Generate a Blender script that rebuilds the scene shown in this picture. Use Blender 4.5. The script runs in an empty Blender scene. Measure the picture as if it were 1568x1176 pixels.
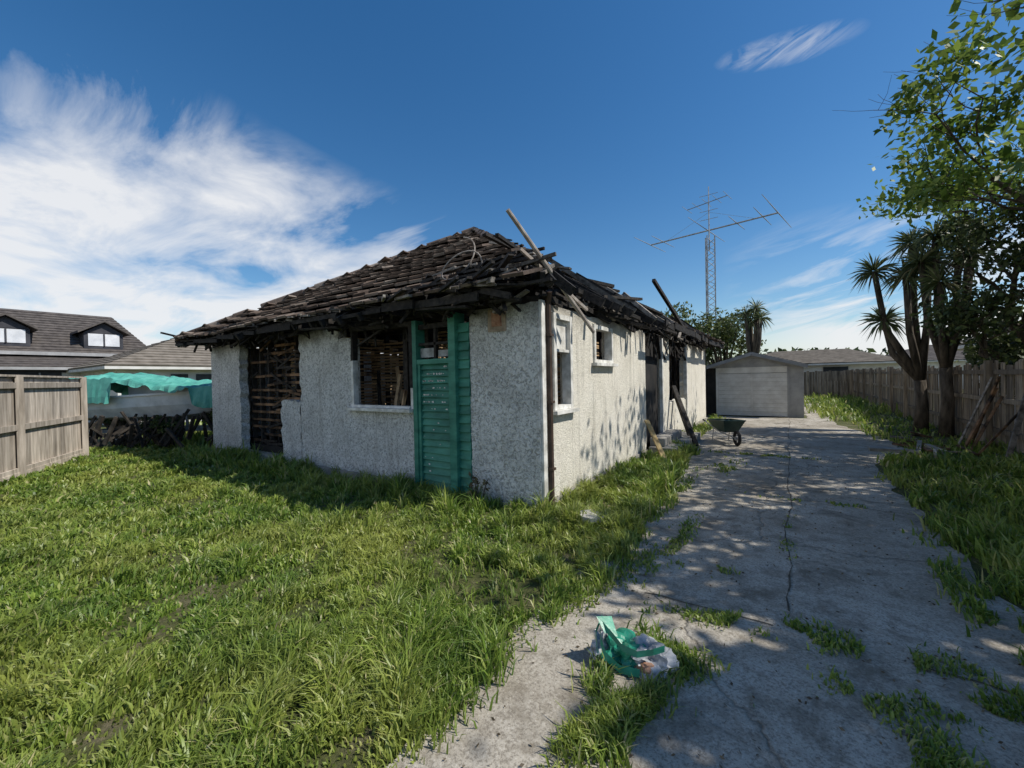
import bpy, math, random
import numpy as np
from mathutils import Vector, Matrix, noise
random.seed(7); rng=np.random.default_rng(7)
R=random.uniform
sc=bpy.context.scene
sc.view_settings.view_transform='Standard'; sc.view_settings.look='None'; sc.view_settings.exposure=0

# ---------------------------------------------------------------- materials
def newmat(name):
    m=bpy.data.materials.new(name); m.use_nodes=True
    nt=m.node_tree; nt.nodes.clear()
    out=nt.nodes.new('ShaderNodeOutputMaterial')
    return m,nt,out
def N(nt,t,**k):
    n=nt.nodes.new(t)
    for a,b in k.items(): setattr(n,a,b)
    return n
def ramp(nt,fac,stops):
    r=N(nt,'ShaderNodeValToRGB'); e=r.color_ramp.elements
    while len(e)<len(stops): e.new(0.5)
    for i,(p,c) in enumerate(stops):
        e[i].position=p; e[i].color=(*c,1) if not isinstance(c,float) else (c,c,c,1)
    nt.links.new(fac,r.inputs[0]); return r.outputs[0]
def mth(nt,op,a,b=None,c=None,clamp=False):
    n=N(nt,'ShaderNodeMath',operation=op); n.use_clamp=clamp
    for i,v in enumerate((a,b,c)):
        if v is None: continue
        if isinstance(v,(int,float)): n.inputs[i].default_value=v
        else: nt.links.new(v,n.inputs[i])
    return n.outputs[0]
def mixc(nt,f,a,b,mode='MIX'):
    n=N(nt,'ShaderNodeMix',data_type='RGBA',blend_type=mode)
    for s,v in ((n.inputs[0],f),(n.inputs[6],a),(n.inputs[7],b)):
        if isinstance(v,(int,float)): s.default_value=v
        elif isinstance(v,tuple): s.default_value=(*v,1)
        else: nt.links.new(v,s)
    return n.outputs[2]
def coords(nt,scale=(1,1,1)):
    t=N(nt,'ShaderNodeTexCoord'); m=N(nt,'ShaderNodeMapping'); m.inputs['Scale'].default_value=scale
    nt.links.new(t.outputs['Object'],m.inputs[0]); return m.outputs[0]
def nz(nt,co,scale,detail=6,rough=.6,dist=0):
    n=N(nt,'ShaderNodeTexNoise'); n.inputs['Scale'].default_value=scale; n.inputs['Detail'].default_value=detail
    n.inputs['Roughness'].default_value=rough; n.inputs['Distortion'].default_value=dist
    nt.links.new(co,n.inputs['Vector']); return n.outputs[0]
def finish(nt,out,col,rough=.85,h=None,bs=.5,bd=.02,metal=0,spec=.3):
    b=N(nt,'ShaderNodeBsdfPrincipled')
    if isinstance(col,tuple): b.inputs['Base Color'].default_value=(*col,1)
    else: nt.links.new(col,b.inputs['Base Color'])
    b.inputs['Roughness'].default_value=rough; b.inputs['Metallic'].default_value=metal
    b.inputs['Specular IOR Level'].default_value=spec
    if h is not None:
        bp=N(nt,'ShaderNodeBump'); bp.inputs['Strength'].default_value=bs; bp.inputs['Distance'].default_value=bd
        nt.links.new(h,bp.inputs['Height']); nt.links.new(bp.outputs[0],b.inputs['Normal'])
    nt.links.new(b.outputs[0],out.inputs[0])
def simple(name,c1,c2,scale=5,stretch=(1,1,1),rough=.85,bs=.4,bd=.01,island=0.0,metal=0,spec=.3,p=(.35,.65)):
    m,nt,out=newmat(name); co=coords(nt,stretch)
    n=nz(nt,co,scale); col=ramp(nt,n,[(p[0],c1),(p[1],c2)])
    if island:
        g=N(nt,'ShaderNodeNewGeometry'); v=mth(nt,'MULTIPLY_ADD',g.outputs['Random Per Island'],island*2,1-island)
        cc=N(nt,'ShaderNodeCombineColor'); 
        for i in range(3): nt.links.new(v,cc.inputs[i])
        col=mixc(nt,1.0,col,cc.outputs[0],'MULTIPLY')
    finish(nt,out,col,rough,n,bs,bd,metal,spec); return m

def stucco_mat(name,base,dark,coarse=1.0,pit=.5,bd=.02,soot=.8):
    m,nt,out=newmat(name); co=coords(nt)
    n1=nz(nt,co,38*coarse,4,.62,1.2); n0=nz(nt,co,90*coarse,2,.5); n2=nz(nt,co,1.7,6,.65); n3=nz(nt,co,9,4)
    h=mth(nt,'ADD',mth(nt,'MULTIPLY',n0,.25),n1)
    pits=ramp(nt,n1,[(.40,1.0),(.52,0.0)])
    col=mixc(nt,ramp(nt,n2,[(.38,0.0),(.72,1.0)]),base,dark)
    col=mixc(nt,mth(nt,'MULTIPLY',pits,pit),col,(dark[0]*.38,dark[1]*.38,dark[2]*.36))
    sx=N(nt,'ShaderNodeSeparateXYZ'); nt.links.new(co,sx.inputs[0])
    hi=mth(nt,'ADD',mth(nt,'MULTIPLY',mth(nt,'SUBTRACT',sx.outputs[2],2.30),3.5),mth(nt,'MULTIPLY',mth(nt,'SUBTRACT',n2,.45),3.4),clamp=True)
    col=mixc(nt,mth(nt,'MULTIPLY',hi,soot),col,(.08,.07,.06))
    lo=mth(nt,'ADD',mth(nt,'MULTIPLY',mth(nt,'SUBTRACT',.25,sx.outputs[2]),3.0),mth(nt,'MULTIPLY',mth(nt,'SUBTRACT',n3,.52),2.4),clamp=True)
    col=mixc(nt,mth(nt,'MULTIPLY',lo,.65),col,(.19,.17,.12))
    st=nz(nt,coords(nt,(6,6,.35)),1.6,4); stf=ramp(nt,st,[(.54,0.0),(.74,.45)])
    col=mixc(nt,stf,col,(.28,.26,.22))
    finish(nt,out,col,.93,h,1.0,bd); return m
M_ST=stucco_mat('stucco_roughcast',(.84,.84,.82),(.60,.60,.58),.62,.7,.045)
M_STR=stucco_mat('stucco_side',(.84,.80,.70),(.70,.66,.56),1.0,.35,.02,.6)
M_CHAR=simple('charred_timber',(.006,.006,.006),(.04,.034,.03),14,(1,1,1),.8,.8,.02,island=.5)
M_GREYW=simple('burnt_grey_timber',(.06,.052,.045),(.30,.27,.235),10,(1,1,1),.85,.6,.01,island=.5)
M_POLE=simple('bleached_pole',(.22,.18,.15),(.42,.38,.34),10)
M_LATH=simple('timber_lath',(.10,.06,.035),(.58,.41,.24),3.2,(1,1,1),.85,.3,.01,island=.4,p=(.32,.5))
M_LATHC=simple('scorched_lath',(.02,.014,.01),(.26,.15,.08),3.2,(1,1,1),.85,.3,.01,island=.4,p=(.4,.62))
M_WHITE=simple('weathered_white_paint',(.42,.41,.37),(.78,.77,.73),7,(1,1,1),.6,.3,.004)
M_GREEN=simple('green_painted_timber',(.025,.14,.10),(.06,.25,.18),3.5,(1,1,2.5),.55,.25,.004,island=.18,spec=.3)
M_PIPE=simple('brown_pipe',(.045,.03,.022),(.09,.06,.045),6,rough=.5)
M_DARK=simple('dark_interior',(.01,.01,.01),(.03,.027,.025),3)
M_RUST=simple('exposed_brick',(.22,.09,.05),(.45,.27,.18),12)
M_CONC2=simple('foundation_concrete',(.2,.19,.17),(.38,.36,.32),6)
M_GREY=simple('galvanised_steel',(.22,.23,.24),(.42,.43,.44),5,rough=.5,metal=.3)
M_BARK=simple('bark',(.035,.028,.02),(.13,.105,.08),9,(1,1,.3),.95,1.0,.03)
def tile_mat():
    m,nt,out=newmat('burnt_roof_tile'); co=coords(nt)
    g=N(nt,'ShaderNodeNewGeometry'); r=g.outputs['Random Per Island']
    base=ramp(nt,r,[(0.0,(.06,.043,.035)),(.4,(.125,.092,.074)),(.8,(.19,.15,.125)),(1.0,(.30,.26,.225))])
    n=nz(nt,co,1.1,8,.75); col=mixc(nt,ramp(nt,n,[(.36,.8),(.54,0.0)]),base,(.022,.017,.014))
    finish(nt,out,col,.85,nz(nt,co,12),.6,.01); return m
M_TILE=tile_mat()
def leaf_mat(name,stops,trans=.35):
    m,nt,out=newmat(name); g=N(nt,'ShaderNodeNewGeometry')
    col=ramp(nt,g.outputs['Random Per Island'],stops)
    d=N(nt,'ShaderNodeBsdfPrincipled'); d.inputs['Roughness'].default_value=.5; d.inputs['Specular IOR Level'].default_value=.35
    t=N(nt,'ShaderNodeBsdfTranslucent'); mx=N(nt,'ShaderNodeMixShader'); mx.inputs[0].default_value=trans
    nt.links.new(col,d.inputs['Base Color']); nt.links.new(col,t.inputs[0])
    nt.links.new(d.outputs[0],mx.inputs[1]); nt.links.new(t.outputs[0],mx.inputs[2]); nt.links.new(mx.outputs[0],out.inputs[0])
    return m
def grass_mat():
    m,nt,out=newmat('grass_blades'); g=N(nt,'ShaderNodeNewGeometry'); co=coords(nt)
    col=ramp(nt,g.outputs['Random Per Island'],[(0.0,(.075,.13,.02)),(.3,(.16,.255,.035)),(.7,(.27,.37,.06)),(.9,(.38,.44,.11)),(1.0,(.58,.50,.29))])
    n=nz(nt,co,2.2,4); col=mixc(nt,ramp(nt,n,[(.38,.6),(.58,0.0)]),col,(.08,.155,.027))
    n2=nz(nt,co,.7,4); col=mixc(nt,ramp(nt,n2,[(.46,0.0),(.64,.6)]),col,(.40,.42,.10))
    d=N(nt,'ShaderNodeBsdfPrincipled'); d.inputs['Roughness'].default_value=.42; d.inputs['Specular IOR Level'].default_value=.45
    t=N(nt,'ShaderNodeBsdfTranslucent'); mx=N(nt,'ShaderNodeMixShader'); mx.inputs[0].default_value=.4
    nt.links.new(col,d.inputs['Base Color']); nt.links.new(col,t.inputs[0])
    nt.links.new(d.outputs[0],mx.inputs[1]); nt.links.new(t.outputs[0],mx.inputs[2]); nt.links.new(mx.outputs[0],out.inputs[0])
    return m
M_GRASS=grass_mat()
M_LEAFY=leaf_mat('spring_leaves',[(0,(.07,.13,.02)),(.5,(.15,.23,.035)),(1,(.26,.33,.07))],.4)
M_LEAFD=leaf_mat('dark_leaves',[(0,(.03,.048,.017)),(.6,(.065,.095,.03)),(1,(.14,.175,.055))],.25)
M_LEAFM=leaf_mat('garden_leaves',[(0,(.045,.065,.02)),(.6,(.10,.13,.04)),(1,(.20,.23,.08))],.3)
M_SWORD=leaf_mat('sword_leaves',[(0,(.05,.07,.03)),(.5,(.11,.145,.055)),(.9,(.22,.25,.11)),(1,(.32,.28,.17))],.25)
M_DEADL=leaf_mat('dead_leaves',[(0,(.05,.035,.02)),(1,(.2,.15,.09))],.2)
def concrete_mat():
    m,nt,out=newmat('old_concrete'); co=coords(nt)
    a=nz(nt,co,.8,8,.68,.3); b=nz(nt,co,75,3,.7); c=nz(nt,co,5,6,.7); w=nz(nt,co,2.0,8,.72,.6)
    col=ramp(nt,a,[(.3,(.25,.215,.165)),(.5,(.39,.355,.295)),(.68,(.53,.495,.43))])
    col=mixc(nt,ramp(nt,b,[(.40,.6),(.50,0.0)]),col,(.13,.11,.085))
    col=mixc(nt,ramp(nt,b,[(.60,0.0),(.70,.5)]),col,(.66,.62,.55))
    col=mixc(nt,ramp(nt,c,[(.36,.6),(.5,0.0)]),col,(.16,.135,.10))
    col=mixc(nt,ramp(nt,w,[(.52,0.0),(.65,.85)]),col,(.14,.12,.09))
    wv=N(nt,'ShaderNodeVectorMath',operation='ADD'); nn=N(nt,'ShaderNodeTexNoise'); nn.inputs['Scale'].default_value=2.5; nn.inputs['Detail'].default_value=5
    nt.links.new(co,nn.inputs['Vector']); sc_=N(nt,'ShaderNodeVectorMath',operation='SCALE'); sc_.inputs['Scale'].default_value=.5
    nt.links.new(nn.outputs[1],sc_.inputs[0]); nt.links.new(co,wv.inputs[0]); nt.links.new(sc_.outputs[0],wv.inputs[1])
    v=N(nt,'ShaderNodeTexVoronoi',feature='DISTANCE_TO_EDGE'); v.inputs['Scale'].default_value=.36; nt.links.new(wv.outputs[0],v.inputs['Vector'])
    cr=ramp(nt,v.outputs['Distance'],[(.0015,1.0),(.005,0.0)])
    col=mixc(nt,mth(nt,'MULTIPLY',cr,.5),col,(.07,.06,.045))
    h=mth(nt,'SUBTRACT',mth(nt,'ADD',mth(nt,'MULTIPLY',b,.5),c),cr)
    finish(nt,out,col,.9,h,.7,.012); return m
M_CONC=concrete_mat()
def ground_mat():
    m,nt,out=newmat('ground_soil_grass'); co=coords(nt)
    a=nz(nt,co,1.3,8,.7); b=nz(nt,co,25,6,.75)
    col=ramp(nt,a,[(.38,(.07,.09,.025)),(.52,(.12,.13,.04)),(.64,(.24,.20,.13))])
    col=mixc(nt,ramp(nt,b,[(.4,.6),(.6,0.0)]),col,(.04,.045,.016))
    finish(nt,out,col,.95,b,.9,.05); return m
M_GROUND=ground_mat()

# ---------------------------------------------------------------- mesh builder
class MB:
    def __init__(s): s.v=[]; s.f=[]; s.m=[]
    def face(s,pts,m=0):
        n=len(s.v); s.v+= [tuple(p) for p in pts]; s.f.append(tuple(range(n,n+len(pts)))); s.m.append(m)
    def hexa(s,c,m=0):
        n=len(s.v); s.v+=[tuple(p) for p in c]
        for q in ((0,3,2,1),(4,5,6,7),(0,1,5,4),(1,2,6,5),(2,3,7,6),(3,0,4,7)):
            s.f.append(tuple(n+i for i in q)); s.m.append(m)
    def box(s,x0,x1,y0,y1,z0,z1,m=0,rot=None,j=0):
        c=[(x0,y0,z0),(x1,y0,z0),(x1,y1,z0),(x0,y1,z0),(x0,y0,z1),(x1,y0,z1),(x1,y1,z1),(x0,y1,z1)]
        c=[Vector(p) for p in c]
        if j: c=[p+Vector((R(-j,j),R(-j,j),R(-j,j))) for p in c]
        if rot is not None:
            o=Vector(((x0+x1)/2,(y0+y1)/2,(z0+z1)/2)); c=[o+rot@(p-o) for p in c]
        s.hexa(c,m)
    def beam(s,p0,p1,w,h,m=0,taper=1.0,roll=0):
        p0=Vector(p0);p1=Vector(p1);d=(p1-p0); 
        if d.length<1e-5: return
        d.normalize(); up=Vector((0,0,1)) if abs(d.z)<.95 else Vector((1,0,0))
        a=d.cross(up).normalized(); b=a.cross(d).normalized()
        if roll: 
            q=Matrix.Rotation(roll,3,d); a=q@a; b=q@b
        c=[]
        for p,k in ((p0,1),(p1,taper)):
            for sx,sy in ((-1,-1),(1,-1),(1,1),(-1,1)): c.append(p+a*sx*w*.5*k+b*sy*h*.5*k)
        s.hexa(c,m)
    def tube(s,pts,rs,n=7,m=0,cap=True):
        base=len(s.v); k=len(pts); pts=[Vector(p) for p in pts]; prev=None
        for i,p in enumerate(pts):
            d=(pts[min(i+1,k-1)]-pts[max(i-1,0)]).normalized()
            if prev is None: a=d.orthogonal().normalized()
            else: a=(prev-d*prev.dot(d)).normalized()
            prev=a; b=d.cross(a)
            for q in range(n):
                t=2*math.pi*q/n; s.v.append(tuple(p+(a*math.cos(t)+b*math.sin(t))*rs[i]))
        for i in range(k-1):
            for q in range(n):
                s.f.append((base+i*n+q,base+i*n+(q+1)%n,base+(i+1)*n+(q+1)%n,base+(i+1)*n+q)); s.m.append(m)
        if cap:
            s.f.append(tuple(base+q for q in reversed(range(n)))); s.m.append(m)
            s.f.append(tuple(base+(k-1)*n+q for q in range(n))); s.m.append(m)
    def obj(s,name,mats,parent=None,smooth=False,bevel=0):
        me=bpy.data.meshes.new(name); me.from_pydata(s.v,[],s.f)
        for mt in mats: me.materials.append(mt)
        me.polygons.foreach_set('material_index',s.m)
        if smooth: me.polygons.foreach_set('use_smooth',[True]*len(s.f))
        me.update(); o=bpy.data.objects.new(name,me); sc.collection.objects.link(o)
        if parent: o.parent=parent
        if bevel:
            b=o.modifiers.new('bevel','BEVEL'); b.width=bevel; b.segments=2; b.limit_method='ANGLE'
        return o
def empty(name):
    o=bpy.data.objects.new(name,None); sc.collection.objects.link(o); o.empty_display_size=.3; return o
def np_mesh(name,V,nper,faces,mat,parent=None):
    K=V.shape[0]; me=bpy.data.meshes.new(name); me.vertices.add(K*nper); me.vertices.foreach_set('co',V.reshape(-1).astype(np.float32))
    idx=np.concatenate([np.array(f) for f in faces]); L=len(idx)
    off=(np.arange(K)*nper)[:,None]; me.loops.add(K*L); me.loops.foreach_set('vertex_index',(off+idx[None]).reshape(-1).astype(np.int32))
    st=np.cumsum([0]+[len(f) for f in faces[:-1]]); me.polygons.add(K*len(faces))
    me.polygons.foreach_set('loop_start',((np.arange(K)*L)[:,None]+st[None]).reshape(-1).astype(np.int32))
    me.update(calc_edges=True); me.materials.append(mat)
    o=bpy.data.objects.new(name,me); sc.collection.objects.link(o)
    if parent: o.parent=parent
    return o

# ---------------------------------------------------------------- ground, driveway
b=MB(); 
b.face([(-400,-200,0),(400,-200,0),(400,700,0),(-400,700,0)]); b.obj('ground',[M_GROUND])
def sheet(name,xs_left,xs_right,ys,z,mat,jit=.03):
    b=MB(); L=[];Rr=[]
    for i,y in enumerate(ys):
        L.append((xs_left(y)+noise.noise((y*2.3,1,0))*jit*2+noise.noise((y*9,1,0))*jit*.6,y,z)); Rr.append((xs_right(y)+noise.noise((y*2.1,7,0))*jit*2,y,z))
    for i in range(len(ys)-1): b.face([L[i],Rr[i],Rr[i+1],L[i+1]])
    return b.obj(name,[mat])
ys=[-6+.05*i for i in range(int(54/.05))]
sheet('driveway',lambda y:-1.45 if y<7.2 else (-1.4-min(1.0,(y-7.2)*.8) if y<17.8 else .5),lambda y:1.2+(0.7*max(0,min(1,(y-9.3)/2)) if y<13 else .7*max(0,1-(y-13)/3)),ys,.006,M_CONC,.06)
b=MB()
y=3.3
while y<22:
    w=.003+.006*abs(noise.noise((y*2,8,8)))*2; x=-.02+.07*noise.noise((y*.9,3,1))+.02*noise.noise((y*5,3,1)); x2=-.02+.07*noise.noise(((y+.1)*.9,3,1))+.02*noise.noise(((y+.1)*5,3,1))
    if noise.noise((y*1.1,9,2))>-.25: b.face([(x-w,y,.0105),(x+w,y,.0105),(x2+w,y+.1,.0105),(x2-w,y+.1,.0105)])
    y+=.1
for yj in (3.05,6.3,9.4,12.5,15.6):
    x=-1.38
    while x<1.15:
        if abs(x)>.12 and noise.noise((x*1.4,yj,7))>-.2:
            f_=lambda x:yj+.1*noise.noise((x*1.5,yj,2))+.025*noise.noise((x*7,yj,2)); y=f_(x); y2=f_(x+.08); w=.005
            b.face([(x,y-w,.0105),(x+.08,y2-w,.0105),(x+.08,y2+w,.0105),(x,y+w,.0105)])
        x+=.08
b.obj('driveway_joints',[simple('joint_dirt',(.05,.042,.03),(.13,.11,.08),20)])

# ---------------------------------------------------------------- grass
def nsum(x,y,s,seed):
    r=np.random.default_rng(seed); o=np.zeros_like(x)
    for k in range(7):
        a=r.uniform(0,6.28); f=s*r.uniform(.5,2.2); o+=np.sin((x*math.cos(a)+y*math.sin(a))*f+r.uniform(0,6.28))
    return o/7**.5/1.4
def blades(x,y,h,wscale=1.0,coh=1.1):
    n=len(x); d=np.hypot(x,y); w=(.0024+.0010*d)*rng.uniform(.6,1.6,n)*wscale
    a=rng.uniform(0,2*np.pi,n); la=rng.uniform(0,2*np.pi,n)*.75+nsum(x,y,5.0,11)*coh*2; lean=h*rng.uniform(.1,1.1,n)
    dx,dy=np.cos(a)*w,np.sin(a)*w; lx,ly=np.cos(la)*lean,np.sin(la)*lean
    V=np.zeros((n,5,3)); V[:,0]=np.stack([x-dx,y-dy,np.zeros(n)],1); V[:,1]=np.stack([x+dx,y+dy,np.zeros(n)],1)
    V[:,2]=np.stack([x-dx*.8+lx*.35,y-dy*.8+ly*.35,h*.6],1); V[:,3]=np.stack([x+dx*.8+lx*.35,y+dy*.8+ly*.35,h*.6],1)
    V[:,4]=np.stack([x+lx,y+ly,h*(1-.3*(lean/h))],1)
    return V
FC=[(0,1,3,2),(2,3,4)]
def lawn(n,x0,x1,y0,y1,hb,edge=None,cl=0.0,dpow=1.3,seed=1):
    x=rng.uniform(x0,x1,n); y=rng.uniform(y0,y1,n); d=np.hypot(x,y)
    keep=rng.random(n)<np.minimum(1,(2.6/np.maximum(d,.5))**dpow)
    if edge is not None: keep&=edge(x,y)
    c=.7*nsum(x,y,3.0,seed)+.8*nsum(x,y,11.0,seed+1)+.5*nsum(x,y,24.0,seed+2)
    keep&=(c>cl+rng.uniform(-.5,.5,n)) | (rng.random(n)<.18)
    x,y,c=x[keep],y[keep],c[keep]
    tuft=np.where(nsum(x,y,6.0,seed+9)>.85,1.45,1.0)
    h=hb*tuft*(0.72+.55*np.clip(c,-1,1.6))*rng.uniform(.4,1.4,len(x))
    return blades(x,y,np.maximum(h,.02))
def e_lawn(x,y):
    edge=-1.38+.09*nsum(x*0,y,3.0,5)+.12*np.clip((y-2.2),0,1)
    bare=((x+1.95)/.55)**2+((y-2.5)/.32)**2; bare2=((x+1.7)/.3)**2+((y-3.4)/.3)**2; b3=((x+4.2)/.5)**2+((y-2.9)/.2)**2
    return (x<edge+rng.normal(0,.06,len(x)))&((bare>1)|(rng.random(len(x))<.12))&((bare2>1)|(rng.random(len(x))<.4))&((b3>1)|(rng.random(len(x))<.4))
V1=lawn(850000,-14.5,-1.0,-1.2,4.22,.105,e_lawn,-.32)
V1b=lawn(50000,-11.5,-2.4,3.5,4.2,.22,None,-.2)
np_mesh('lawn_grass',np.concatenate([V1,V1b]),5,FC,M_GRASS)
Vs=[lawn(70000,-2.43,-1.2,4.0,9.3,.18,lambda x,y:(x<-1.36+.12*nsum(x*0,y,4,8)-.10*np.clip(y-6,0,4)+rng.normal(0,.05,len(x))),-.4),
    lawn(12000,-2.43,-1.9,11.3,17,.14,None,-.1)]
np_mesh('verge_grass',np.concatenate(Vs),5,FC,M_GRASS)
Vs=[lawn(120000,1.0,3.5,1.8,12.5,.17,lambda x,y:(x>1.20+.15*nsum(x*0,y,3,9)+.5*np.clip(y-9.5,0,1.5)+rng.normal(0,.06,len(x))),-.35),
    lawn(20000,1.6,3.5,12.5,24,.14,None,.2)]
np_mesh('verge_grass',np.concatenate(Vs),5,FC,M_GRASS)
Vs=[lawn(40000,-16,-12,4,12,.25,None,-.4), lawn(30000,-20,-11.3,4.2,9,.3,None,-.4), lawn(12000,.6,4,20,40,.3,None,-.5,.8), lawn(8000,.9,2.3,17,30,.2,None,-.5,.8)]
np_mesh('yard_grass',np.concatenate(Vs),5,FC,M_GRASS)
def blob(n,cx,cy,sx,sy,hb,ang=0,seed=3):
    a=rng.normal(0,1,n)*sx; c=rng.normal(0,1,n)*sy; x=cx+a*math.cos(ang)-c*math.sin(ang); y=cy+a*math.sin(ang)+c*math.cos(ang)
    k=nsum(x,y,14,seed)>-.1; x,y=x[k],y[k]
    return blades(x,y,hb*rng.uniform(.4,1.3,len(x)))
W=[blob(3800,-.68,2.02,.08,.22,.10,.15),blob(1400,-.60,2.38,.12,.07,.07),blob(1100,-.80,1.75,.05,.14,.08),blob(400,-1.2,3.0,.10,.25,.05),
   blob(1400,-.2,3.02,.26,.05,.045,.3),blob(900,.40,3.05,.26,.05,.045,.2),blob(600,.32,2.6,.10,.08,.04),blob(700,.50,2.3,.06,.10,.05),blob(900,.82,1.95,.08,.08,.05),
   blob(700,.72,2.78,.14,.05,.04,.5),blob(500,-.9,4.2,.05,.4,.05),blob(300,-.6,3.7,.12,.05,.04),blob(1100,1.05,4.0,.07,.6,.08),blob(800,.98,2.9,.08,.2,.07),
   blob(800,-1.28,5.5,.06,.7,.09),blob(200,.3,6.3,.3,.04,.04),blob(350,-.5,9.4,.4,.05,.05),blob(400,-.9,8.0,.1,.3,.05),blob(200,-.02,4.8,.03,.3,.03),blob(500,-1.1,3.5,.12,.2,.05)]
np_mesh('driveway_weeds',np.concatenate(W),5,FC,M_GRASS)

# ---------------------------------------------------------------- the burnt house
H=empty('burnt_house')
X0,X1,Y0,Y1=-11.4,-2.43,4.2,15.9; HT=2.5; TH=.17
def jag(a,b,amp,step=.09):
    a=Vector(a);b=Vector(b);n=max(2,int((b-a).length/step)); d=(b-a).normalized(); p=Vector((-d.y,d.x)); out=[]
    for i in range(n):
        q=a+(b-a)*i/n; out.append(q+(p*random.uniform(-amp,amp) if i else p*0))
    return out
def wall_piece(b,u0,u1,z0,z1,plane,at,th,m=0,aL=0,aR=0,aT=0):
    P=[]
    P+=jag((u0,z0),(u1,z0),0,9); P+=jag((u1,z0),(u1,z1),aR); P+=jag((u1,z1),(u0,z1),aT); P+=jag((u0,z1),(u0,z0),aL)
    f=(lambda q,o:(q[0],at+o,q[1])) if plane=='y' else (lambda q,o:(at-o,q[0],q[1]))
    n=len(P); A=[f(p,0) for p in P]; B=[f(p,th) for p in P]
    b.face(A,m); b.face(B[::-1],m)
    for i in range(n):
        k=(i+1)%n; b.face([A[k],A[i],B[i],B[k]],m)
b=MB()
wp=lambda *a,**k: wall_piece(b,*a,**k)
wp(X0,-9.97,.12,HT,'y',Y0,TH,0,aR=.04,aT=.03)
wp(-8.25,-7.553,.12,1.25,'y',Y0,TH,0,aT=.04,aL=.05)
wp(-7.55,-6.35,.12,HT+.02,'y',Y0,TH,0,aL=.04,aT=.03)
wp(-6.347,-6.0,.12,HT-.18,'y',Y0,TH,0,aT=.05)
wp(-5.997,-4.53,.12,1.14,'y',Y0,TH,0,aT=.006)
wp(-3.47,X1,.05,HT,'y',Y0,TH,0,aL=.01,aT=.015)
b.box(-9.97,-8.25,4.22,4.37,0,.16,1); b.box(X0-.03,-4.5,4.14,4.36,-.05,.115,1); b.box(-3.47,X1+.02,4.175,4.36,-.05,.047,1)
YS=Y0+TH+.003
s=lambda *a,**k: wall_piece(b,*a,plane='x',at=X1,th=TH,m=2,**k)
s(YS,4.52,.12,HT,aT=.01); s(4.523,5.06,.12,1.15); s(4.523,5.06,2.42,HT); s(5.063,5.8,.12,HT,aT=.02); s(5.803,6.6,.12,1.77); s(5.803,6.6,2.40,HT)
s(6.603,8.5,.12,HT,aT=.03); s(9.74,10.5,.12,HT,aL=.02,aR=.02); s(10.503,12.45,.12,.95,aT=.03); s(12.453,Y1,.12,HT,aL=.03)
b.box(X1-.17,X1+.03,4.38,8.5,-.05,.115,1); b.box(X1-.17,X1+.03,9.74,Y1,-.05,.115,1)
b.box(X0,X0+TH,YS,Y1-.2,.0,HT,0); b.box(X0,X1,Y1-.17,Y1,.0,HT-.03,0)
b.obj('walls',[M_ST,M_CONC2,M_STR],H)
b=MB(); b.box(X1,X1+.035,4.215,4.30,.06,2.52,0); b.tube([(X1+.05,4.36,2.48),(X1+.05,4.36,0.02)],[.036,.036],8,1)
b.tube([(X1+.05,4.36,2.47),(X1+.05,4.36,2.5),(X1+.1,4.3,2.62)],[.036,.036,.036],8,1)
for z in (.5,1.3,2.1): b.box(X1,X1+.095,4.318,4.402,z,z+.03,1)
b.obj('downpipe',[M_WHITE,M_PIPE],H)
b=MB(); b.box(-3.10,-2.94,4.17,4.199,2.26,2.44,0,j=.012); b.box(-3.16,-2.88,4.19,4.197,2.2,2.47,1,j=.01)
b.obj('broken_vent',[M_RUST,simple('scorched_plaster',(.22,.17,.12),(.42,.34,.26),12)],H)
def wframe(b,plane,at,u0,u1,z0,z1,w=.06,d=.1,m=0,mull=(),trans=(),out=.03,sill=True):
    def bx(ua,ub,za,zb,o0,o1):
        if plane=='y': b.box(ua,ub,at-o1,at-o0,za,zb,m)
        else: b.box(at+o0,at+o1,ua,ub,za,zb,m)
    bx(u0,u0+w,z0,z1,-d,out); bx(u1-w,u1,z0,z1,-d,out); bx(u0+w,u1-w,z1-w,z1,-d,out-.003); bx(u0+w,u1-w,z0,z0+w*.8,-d,out-.003)
    for q in mull: bx(q-.02,q+.02,z0+w*.8,z1-w,-d+.02,out-.012)
    for q in trans: bx(u0+w,u1-w,q-.018,q+.018,-d+.03,out-.016)
    if sill: bx(u0-.06,u1+.06,z0-.05,z0-.004,-d,out+.06)
b=MB()
b.box(-6.04,-4.53,4.10,4.30,1.143,1.19,0); b.box(-5.98,-4.6,4.17,4.28,1.192,1.23,0,j=.004); b.box(-5.98,-5.93,4.18,4.28,1.23,1.95,0,j=.006); b.box(-4.60,-4.54,4.19,4.28,1.19,1.5,0,j=.006)
wframe(b,'x',X1,4.53,5.05,1.20,2.41,.065,trans=(1.95,))
wframe(b,'x',X1,5.81,6.59,1.82,2.39,.06)
b.box(X1-.06,X1-.03,4.6,4.99,1.97,2.34,0)
b.obj('window_frames',[M_WHITE],H)
b=MB()
b.box(-5.985,-5.93,4.19,4.29,1.952,2.47,0,j=.01); b.box(-4.60,-4.54,4.19,4.28,1.502,2.47,0,j=.01); b.beam((-6.02,4.25,2.47),(-4.53,4.25,2.43),.12,.07)
b.beam((-5.9,4.27,2.2),(-5.3,4.28,2.42),.03,.03)
for i in range(8):
    x=R(-5.9,-4.7); b.beam((x,4.32,2.45),(x+R(-.1,.1),4.36,2.45-R(.05,.3)),.025,.03)
b.obj('charred_window_bars',[M_CHAR],H)
b=MB()
b.box(-4.50,-4.42,4.15,4.33,-.08,2.46,0); b.box(-3.78,-3.66,4.12,4.33,-.12,2.50,0)
b.box(-4.42,-3.78,4.155,4.29,1.83,1.90,0); b.box(-4.42,-3.78,4.16,4.29,-.06,.08,0)
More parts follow.
